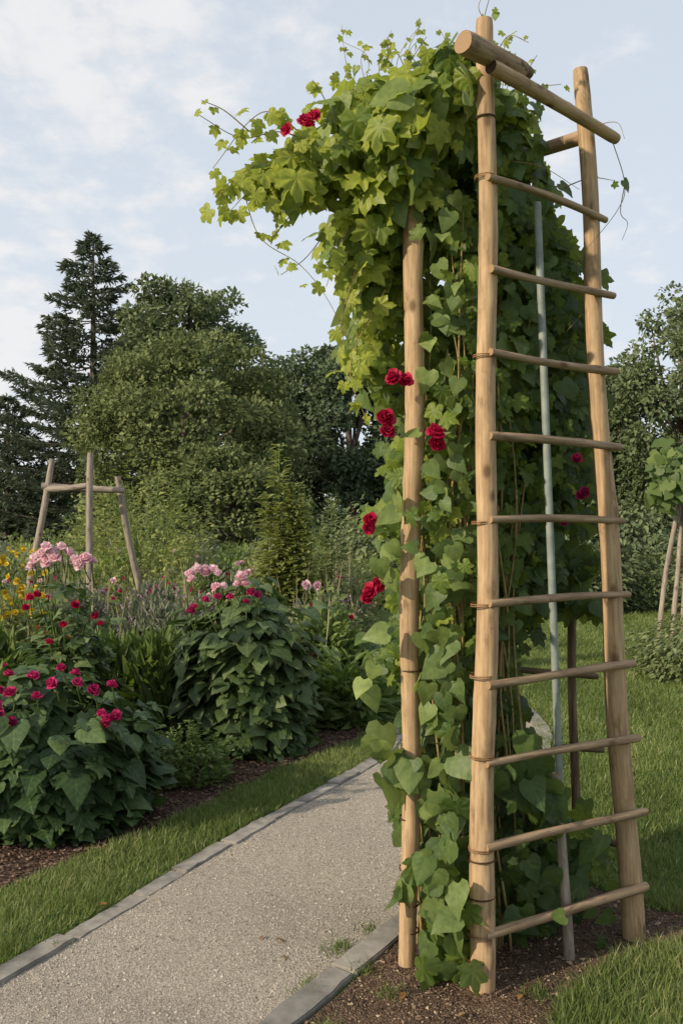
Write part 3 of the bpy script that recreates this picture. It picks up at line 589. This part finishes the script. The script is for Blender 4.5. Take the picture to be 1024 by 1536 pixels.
def conifer(name,x,y,H,Rm,mat,levels=34,zb=.08):
    e=empty(name); b=Batch(); w=Batch()
    tube(w,[(x,y,-.2),(x,y,H*.5),(x,y,H)],.26,.03,9)
    for l in range(levels):
        t=l/(levels-1); z=H*(zb+(1-zb)*t**.92); nb=6 if t<.8 else 5
        a0=U(0,6.28)
        for k in range(nb):
            a=a0+k*6.283/nb+U(-.35,.35); Ln=Rm*((1-t)**.8)*U(.6,1.2)+.2
            dv=np.array([math.cos(a),math.sin(a),0]); 
            s=np.linspace(0,1,8); pts=np.array([x,y,z+U(-.1,.1)])+dv*(s*Ln)[:,None]; pts[:,2]+= (-.25*s+.38*s*s)*Ln*U(.7,1.1)+U(-.08,.12)*s*Ln
            tube(w,pts,.04*(1-t)+.015,.008,4)
            m=int(Ln*30)+8; ss=U(.15,1,m)**.8; c=np.column_stack([np.interp(ss,s,pts[:,i]) for i in range(3)])
            lat=np.array([-dv[1],dv[0],0]); wl=(.17*Ln*np.sin(np.pi*np.clip(ss,.08,1))**.7+.05)*U(-1,1,m)
            c=c+lat*wl[:,None]+rng.normal(0,.025,(m,3))-np.column_stack([0*wl,0*wl,np.abs(wl)*.25])
            for rep in range(3):
                Y=dv*.9+lat*np.sign(wl)[:,None]*.5+rng.normal(0,.4,(m,3)); Y[:,2]+=.1
                b.add(QN,c,Y,rng.normal(0,.4,(m,3))+[0,0,1],U(.18,.34,m),np.clip(.45+U(-.35,.35,m)+.2*t,0,1))
    b.build('branches',[mat],e); w.build('trunk',[M_bark],e); return e
conifer('conifer_tree',-9.3,35,12.1,4.6,M_con,25)
conifer('conifer_tree',-13.2,37,6.4,3.6,M_con,16)
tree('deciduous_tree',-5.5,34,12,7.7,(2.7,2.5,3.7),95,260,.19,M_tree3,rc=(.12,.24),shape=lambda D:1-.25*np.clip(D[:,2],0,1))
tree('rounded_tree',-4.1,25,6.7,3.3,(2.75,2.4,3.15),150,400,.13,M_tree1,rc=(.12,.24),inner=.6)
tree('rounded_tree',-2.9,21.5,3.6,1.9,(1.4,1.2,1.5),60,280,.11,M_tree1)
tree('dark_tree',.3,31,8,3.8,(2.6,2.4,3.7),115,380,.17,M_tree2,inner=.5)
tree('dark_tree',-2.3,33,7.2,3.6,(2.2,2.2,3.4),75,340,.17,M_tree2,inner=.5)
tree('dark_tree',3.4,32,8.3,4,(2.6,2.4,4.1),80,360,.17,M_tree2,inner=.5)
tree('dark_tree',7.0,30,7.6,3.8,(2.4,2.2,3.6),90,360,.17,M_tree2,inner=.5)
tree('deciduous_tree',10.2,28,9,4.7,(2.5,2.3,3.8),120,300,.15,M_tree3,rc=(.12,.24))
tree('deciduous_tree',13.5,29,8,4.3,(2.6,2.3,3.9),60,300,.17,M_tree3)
tl=Batch()
for i in range(110):
    x=U(-36,36); y=U(42,48); r=U(1.3,2.4); h=U(1.0,3.6)*(1 if x>-12 else .75)
    n=300; d=nrm(rng.normal(0,1,(n,3))); P=np.array([x,y,h])+d*np.array([r*1.2,r,r])*(U(.5,1,n)**.4)[:,None]; P[:,2]=np.maximum(P[:,2],.05)
    tl.add(QUAD,P,d+rng.normal(0,.6,(n,3)),d+rng.normal(0,.3,(n,3))+[0,0,.3],U(.35,.55,n),np.clip(.5+U(-.3,.3)+U(-.2,.2,n),0,1))
    n=160; P=np.column_stack([rng.normal(x,1.2,n),rng.normal(y-1,.6,n),U(0,2,n)]); tl.add(QUAD,P,rng.normal(0,1,(n,3)),rng.normal(0,.5,(n,3))+[0,-1,.5],U(.4,.65,n),U(0,.6,n))
tl.build('distant_tree_line',[M_tree2])

# ---------------------------------------------------------------- ground, path, beds
def sheet(name,poly,z,mat):
    bm=bmesh.new(); vs=[bm.verts.new((x,y,z)) for x,y in poly]; f=bm.faces.new(vs); bmesh.ops.triangulate(bm,faces=[f]); bm.normal_update()
    for f in bm.faces:
        if f.normal.z<0: f.normal_flip()
    me=bpy.data.meshes.new(name); bm.to_mesh(me); bm.free(); me.materials.append(mat); return add_obj(name,me)
make_mesh('ground',[(-400,-60,0),(400,-60,0),(400,600,0),(-400,600,0)],[[0,1,2,3]],[M_lawn])
PL=catmull([(-2.4,.4),(-1.105,3.02),(-.776,3.72),(-.369,4.615),(-.045,5.25),(.30,6.0),(.5,7.0),(.45,8.2),(.1,9.6),(-.8,11)],8)
PR=catmull([(-1.55,.4),(-.224,2.8),(-.027,3.13),(.116,3.39),(.24,3.58),(.6,4.3),(.98,5.2),(1.25,6.0),(1.42,7.0),(1.35,8.4),(.9,10),(.1,11.6)],8)
pp=[tuple(p) for p in PL]+[tuple(p) for p in PR[::-1]]
sheet('gravel_path',pp,.006,M_gravel)
BEDE=[(-2.75,1.2),(-1.38,3.78),(-.92,4.565),(-.44,5.53),(.13,6.46),(.3,7.2),(.2,8.4),(-.2,9.6),(-1.0,10.8)]
BE=catmull(BEDE,8); BE=BE+np.column_stack([np.sin(np.arange(len(BE))*1.7)*.012,np.cos(np.arange(len(BE))*2.3)*.012])
bedpoly=[tuple(p) for p in BE]+[(-1.5,22),(-14,22),(-14,1.2)]
sheet('mulch_bed',bedpoly,.004,M_soil)
soilE=[(-.13,2.75),(.05,3.05),(.19,3.31),(.33,3.55),(.55,3.95),(.9,4.0),(1.1,3.72),(1.3,3.56),(1.9,3.62),(2.6,3.7),(2.6,3.42),(1.9,3.36),(1.24,3.33),(.98,3.2),(.76,3.0),(.64,2.8),(.5,2.4),(.3,1.9),(-.35,2.0)]
sp_=catmull(soilE+[soilE[0]],5)[:-1]; sheet('soil_bed',[tuple(p) for p in sp_],.010,M_soil2)
def inpoly(P,poly):
    x,y=P[:,0],P[:,1]; c=np.zeros(len(P),bool); poly=np.array(poly); j=len(poly)-1
    for i in range(len(poly)):
        xi,yi=poly[i];xj,yj=poly[j]
        if yi!=yj: c^=((yi>y)!=(yj>y))&(x<(xj-xi)*(y-yi)/(yj-yi)+xi)
        j=i
    return c
def kerb(name,curve,side,width,L,y0,y1,h):
    seg=np.linalg.norm(np.diff(curve,axis=0),axis=1); s=np.concatenate([[0],np.cumsum(seg)])
    bm=bmesh.new(); t=s[np.argmin(abs(curve[:,1]-y0))]; end=s[np.argmin(abs(curve[:,1]-y1))]
    while t<end:
        l=L*U(.75,1.2); a=np.array([np.interp(t,s,curve[:,i]) for i in (0,1)]); b_=np.array([np.interp(t+l-.012,s,curve[:,i]) for i in(0,1)])
        d=nrm(b_-a); n_=np.array([-d[1],d[0]])*side; wv=width*U(.88,1.12); o=U(-.01,.006); hz=h+U(-.006,.006); tl_=U(-.005,.005)
        K=8
        jit=lambda:U(-.004,.004)
        ring_=[a+n_*o+(b_-a)*k/K+n_*jit() for k in range(K+1)]+[a+n_*(wv+o)+(b_-a)*k/K+n_*jit() for k in range(K,-1,-1)]
        hi=[bm.verts.new((p[0],p[1],hz+tl_*(1 if i<=K else -1)+U(-.0015,.0015))) for i,p in enumerate(ring_)]
        lo=[bm.verts.new((p[0],p[1],-.03)) for p in ring_]; m=len(hi)
        for i in range(m): bm.faces.new([lo[i],lo[(i+1)%m],hi[(i+1)%m],hi[i]])
        for k in range(K): bm.faces.new([hi[k],hi[k+1],hi[m-2-k],hi[m-1-k]])
        t+=l
    bmesh.ops.recalc_face_normals(bm,faces=bm.faces)
    eds=[e for e in bm.edges if len(e.link_faces)==2 and e.calc_face_angle(0)>.9 and max(v.co.z for v in e.verts)>0 ]
    bmesh.ops.bevel(bm,geom=eds,offset=.005,segments=2,affect='EDGES')
    me=bpy.data.meshes.new(name); bm.to_mesh(me); bm.free(); me.materials.append(M_stone); add_obj(name,me)
kerb('stone_kerb',PL,1,.085,.36,1.0,10.5,.014)
kerb('stone_kerb',PR,-1,.10,.45,1.0,10.5,.028)
b=Batch(); n=110000; y=1.8+ (U(0,1,n)**1.4)*6; x=U(-2.2,1.6,n); P=np.column_stack([x,y])
P=P[inpoly(P,pp)]; k=rng.integers(0,5,len(P))
for j in range(5):
    q=P[k==j]; m=len(q); b.add(ROCKS[j],np.column_stack([q,np.full(m,.006)]),rng.normal(0,1,(m,3)),[0,0,1]+rng.normal(0,.3,(m,3)),np.abs(rng.normal(.0024,.0013,m))+.001,U(0,1,m))
b.build('path_gravel_stones',[M_peb],smooth=False)
b=Batch()
n=56000; y=2.6+(U(0,1,n)**1.3)*6; x=U(-3.4,.4,n); P=np.column_stack([x,y]); P=P[inpoly(P,bedpoly)]; k=rng.integers(0,5,len(P))
for j in range(5):
    q=P[k==j]; m=len(q); S=U(.004,.013,m)[:,None]*np.column_stack([U(.5,1.,m),U(.8,1.8,m),U(.3,.7,m)])
    a=U(0,6.28,m); b.add(ROCKS[j],np.column_stack([q,U(.004,.016,m)]),np.column_stack([np.cos(a),np.sin(a),U(-.4,.4,m)]),[0,0,1]+rng.normal(0,.4,(m,3)),S,U(0,1,m)**1.3)
b.build('mulch_chips',[M_chip],smooth=False)
b=Batch(); n=36000; P=np.column_stack([U(-.4,2.6,n),U(2.1,4.1,n)]); P=P[inpoly(P,sp_)&~inpoly(P,pp)]; k=rng.integers(0,5,len(P))
for j in range(5):
    q=P[k==j]; m=len(q); S=(U(.0015,.0055,m)+.007*(rng.random(m)<.05))[:,None]*np.column_stack([U(.6,1.,m),U(.8,1.5,m),U(.4,.8,m)])
    a=U(0,6.28,m); b.add(ROCKS[j],np.column_stack([q,U(.009,.015,m)]),np.column_stack([np.cos(a),np.sin(a),U(-.4,.4,m)]),[0,0,1]+rng.normal(0,.4,(m,3)),S,U(0,1,m)**1.4)
b.build('soil_chips',[M_chip2],smooth=False)

def grass(b,P,h0,h1,w):
    n=len(P); d=P[:,1]; a=U(0,6.28,n)
    Y=np.column_stack([rng.normal(0,.33,n),rng.normal(0,.33,n),np.ones(n)]); Z=np.column_stack([np.cos(a),np.sin(a),U(0,.3,n)])
    hm=1+.25*np.sin(P[:,0]*9+P[:,1]*4)*np.sin(P[:,1]*7-P[:,0]*3)
    S=np.column_stack([w*(1+.16*d)*U(.7,1.2,n),U(h0,h1,n)*hm,U(.4,1.,n)*h1])
    patch=.15*np.sin(P[:,0]*3.1+P[:,1]*1.3)+.12*np.sin(P[:,0]*7-P[:,1]*4)
    h=rng.random(n)<.5
    R=np.clip(.5+patch+U(-.35,.35,n),0,.97); R[rng.random(n)<.05]=1
    P3=np.column_stack([P,np.zeros(n)])
    b.add(BLADE,P3[h],Y[h],Z[h],S[h],R[h]); b.add(BLADE2,P3[~h],Y[~h],Z[~h],S[~h],R[~h])
b=Batch()
strip=[tuple(p+nrm(np.array([-1,.5]))*.085) for p in PL[:49]]+[tuple(p) for p in BE[:49][::-1]]
n=240000; y=2.0+U(0,1,n)**1.2*6; P=np.column_stack([U(-2.2,.6,n),y]); P=P[inpoly(P,strip)]
grass(b,P,.025,.055,.0028)
b.build('grass_verge',[M_grass])
b=Batch()
ex=lambda P:~inpoly(P,sp_)&~inpoly(P,pp)
n=60000; P=np.column_stack([U(.5,2.4,n),U(1.9,3.5,n)]); P=P[ex(P)]; grass(b,P,.035,.085,.0032)
n=200000; y=3.4+U(0,1,n)**1.9*15; x=.15*y+U(0,1,n)*(.32*y+.8); P=np.column_stack([x,y]); P=P[ex(P)]; grass(b,P,.028,.06,.0036)
for (cx,cy,m) in [(.08,3.1,60),(.15,2.95,50),(-.05,2.75,60),(.62,2.95,120),(.3,3.35,60),(.0,3.3,60),(-.02,3.24,40),(-.08,3.02,60),(-.12,2.98,40),(.1,3.42,50),(-1.0,3.3,30)]:
    P=np.column_stack([rng.normal(cx,.025,m),rng.normal(cy,.025,m)]); grass(b,P,.02,.05,.003)
b.build('lawn_grass',[M_grass])
b=Batch(); P=np.array([(-.24,3.35,.012),(-.2,3.22,.012),(-.28,3.37,.012),(-.9,3.6,.03),(.35,2.8,.02),(.55,2.9,.02),(.2,2.95,.02),(-.5,4.2,.012)]); n=len(P)
b.add(SIMPLE,P,rng.normal(0,1,(n,3))*[1,1,.1],rng.normal(0,.2,(n,3))+[0,0,1],U(.03,.05,n),U(0,1,n)); b.build('fallen_leaves',[leafmat('dry_leaf',[(0,(.2,.09,.03)),(1,(.4,.25,.1))],.1)])

# ---------------------------------------------------------------- light and sky
sd=np.array([-.76,-.46,.42]); sd=sd/np.linalg.norm(sd)
sun=bpy.data.lights.new('sun','SUN'); sun.energy=4.7; sun.angle=math.radians(1.2); sun.color=(1,.86,.65)
so=bpy.data.objects.new('sun',sun); COL.objects.link(so); so.rotation_mode='QUATERNION'; so.rotation_quaternion=Vector(-sd).to_track_quat('-Z','Y')
w=bpy.data.worlds.new('World'); scene.world=w; w.use_nodes=True; nt=w.node_tree; nt.nodes.clear(); L=nt.links
sky=N(nt,'ShaderNodeTexSky',sky_type='NISHITA'); sky.sun_disc=False; sky.sun_elevation=math.asin(sd[2]); sky.sun_rotation=math.atan2(sd[0],sd[1]); sky.air_density=1; sky.dust_density=1.5; sky.ozone_density=1.5
tc=N(nt,'ShaderNodeTexCoord'); sx=N(nt,'ShaderNodeSeparateXYZ'); L.new(tc.outputs['Generated'],sx.inputs[0])
az=N(nt,'ShaderNodeMath',operation='ADD'); L.new(sx.outputs['Z'],az.inputs[0]); az.inputs[1].default_value=.22
mxz=N(nt,'ShaderNodeMath',operation='MAXIMUM'); L.new(az.outputs[0],mxz.inputs[0]); mxz.inputs[1].default_value=.05
dx=N(nt,'ShaderNodeMath',operation='DIVIDE'); L.new(sx.outputs['X'],dx.inputs[0]); L.new(mxz.outputs[0],dx.inputs[1])
dy=N(nt,'ShaderNodeMath',operation='DIVIDE'); L.new(sx.outputs['Y'],dy.inputs[0]); L.new(mxz.outputs[0],dy.inputs[1])
cb=N(nt,'ShaderNodeCombineXYZ'); L.new(dx.outputs[0],cb.inputs[0]); L.new(dy.outputs[0],cb.inputs[1])
mp=N(nt,'ShaderNodeMapping'); mp.inputs['Location'].default_value=(2.2,.4,0); mp.inputs['Scale'].default_value=(1,.9,1); L.new(cb.outputs[0],mp.inputs[0])
n1=N(nt,'ShaderNodeTexNoise'); n1.inputs['Scale'].default_value=1.2; n1.inputs['Detail'].default_value=3; L.new(mp.outputs[0],n1.inputs['Vector'])
n2=N(nt,'ShaderNodeTexNoise'); n2.inputs['Scale'].default_value=8; n2.inputs['Detail'].default_value=10; n2.inputs['Roughness'].default_value=.6; L.new(mp.outputs[0],n2.inputs['Vector'])
n2m=N(nt,'ShaderNodeMath',operation='MULTIPLY_ADD'); L.new(n2.outputs['Fac'],n2m.inputs[0]); n2m.inputs[1].default_value=1.25; n2m.inputs[2].default_value=-.125
ad=N(nt,'ShaderNodeMath',operation='ADD'); L.new(n1.outputs['Fac'],ad.inputs[0]); L.new(n2m.outputs[0],ad.inputs[1])
lx=N(nt,'ShaderNodeMath',operation='MULTIPLY_ADD'); L.new(sx.outputs['X'],lx.inputs[0]); lx.inputs[1].default_value=-.4; L.new(ad.outputs[0],lx.inputs[2])
cr=N(nt,'ShaderNodeMapRange',interpolation_type='SMOOTHSTEP'); L.new(lx.outputs[0],cr.inputs[0]); cr.inputs[1].default_value=.92; cr.inputs[2].default_value=1.3; cr.inputs[3].default_value=0; cr.inputs[4].default_value=.85
hz=N(nt,'ShaderNodeMapRange'); L.new(sx.outputs['Z'],hz.inputs[0]); hz.inputs[1].default_value=0; hz.inputs[2].default_value=.6; hz.inputs[3].default_value=.96; hz.inputs[4].default_value=.76
m1=N(nt,'ShaderNodeMixRGB'); L.new(hz.outputs[0],m1.inputs[0]); L.new(sky.outputs[0],m1.inputs[1]); m1.inputs[2].default_value=(5.0,5.45,5.95,1)
m2=N(nt,'ShaderNodeMixRGB'); L.new(cr.outputs[0],m2.inputs[0]); L.new(m1.outputs[0],m2.inputs[1]); m2.inputs[2].default_value=(6.05,6.0,6.0,1)
bg=N(nt,'ShaderNodeBackground'); bg.inputs[1].default_value=.148; L.new(m2.outputs[0],bg.inputs[0])
o=N(nt,'ShaderNodeOutputWorld'); L.new(bg.outputs[0],o.inputs[0])

cam=bpy.data.cameras.new('camera'); co=bpy.data.objects.new('camera',cam); COL.objects.link(co)
co.location=(0,0,1.5); co.rotation_euler=(math.radians(90),0,0)
cam.sensor_fit='VERTICAL'; cam.sensor_height=36; cam.lens=36*1400/1536; cam.shift_y=.011; cam.clip_end=2000; cam.clip_start=.05
scene.camera=co
scene.view_settings.view_transform='Standard'; scene.view_settings.look='None'; scene.view_settings.exposure=0
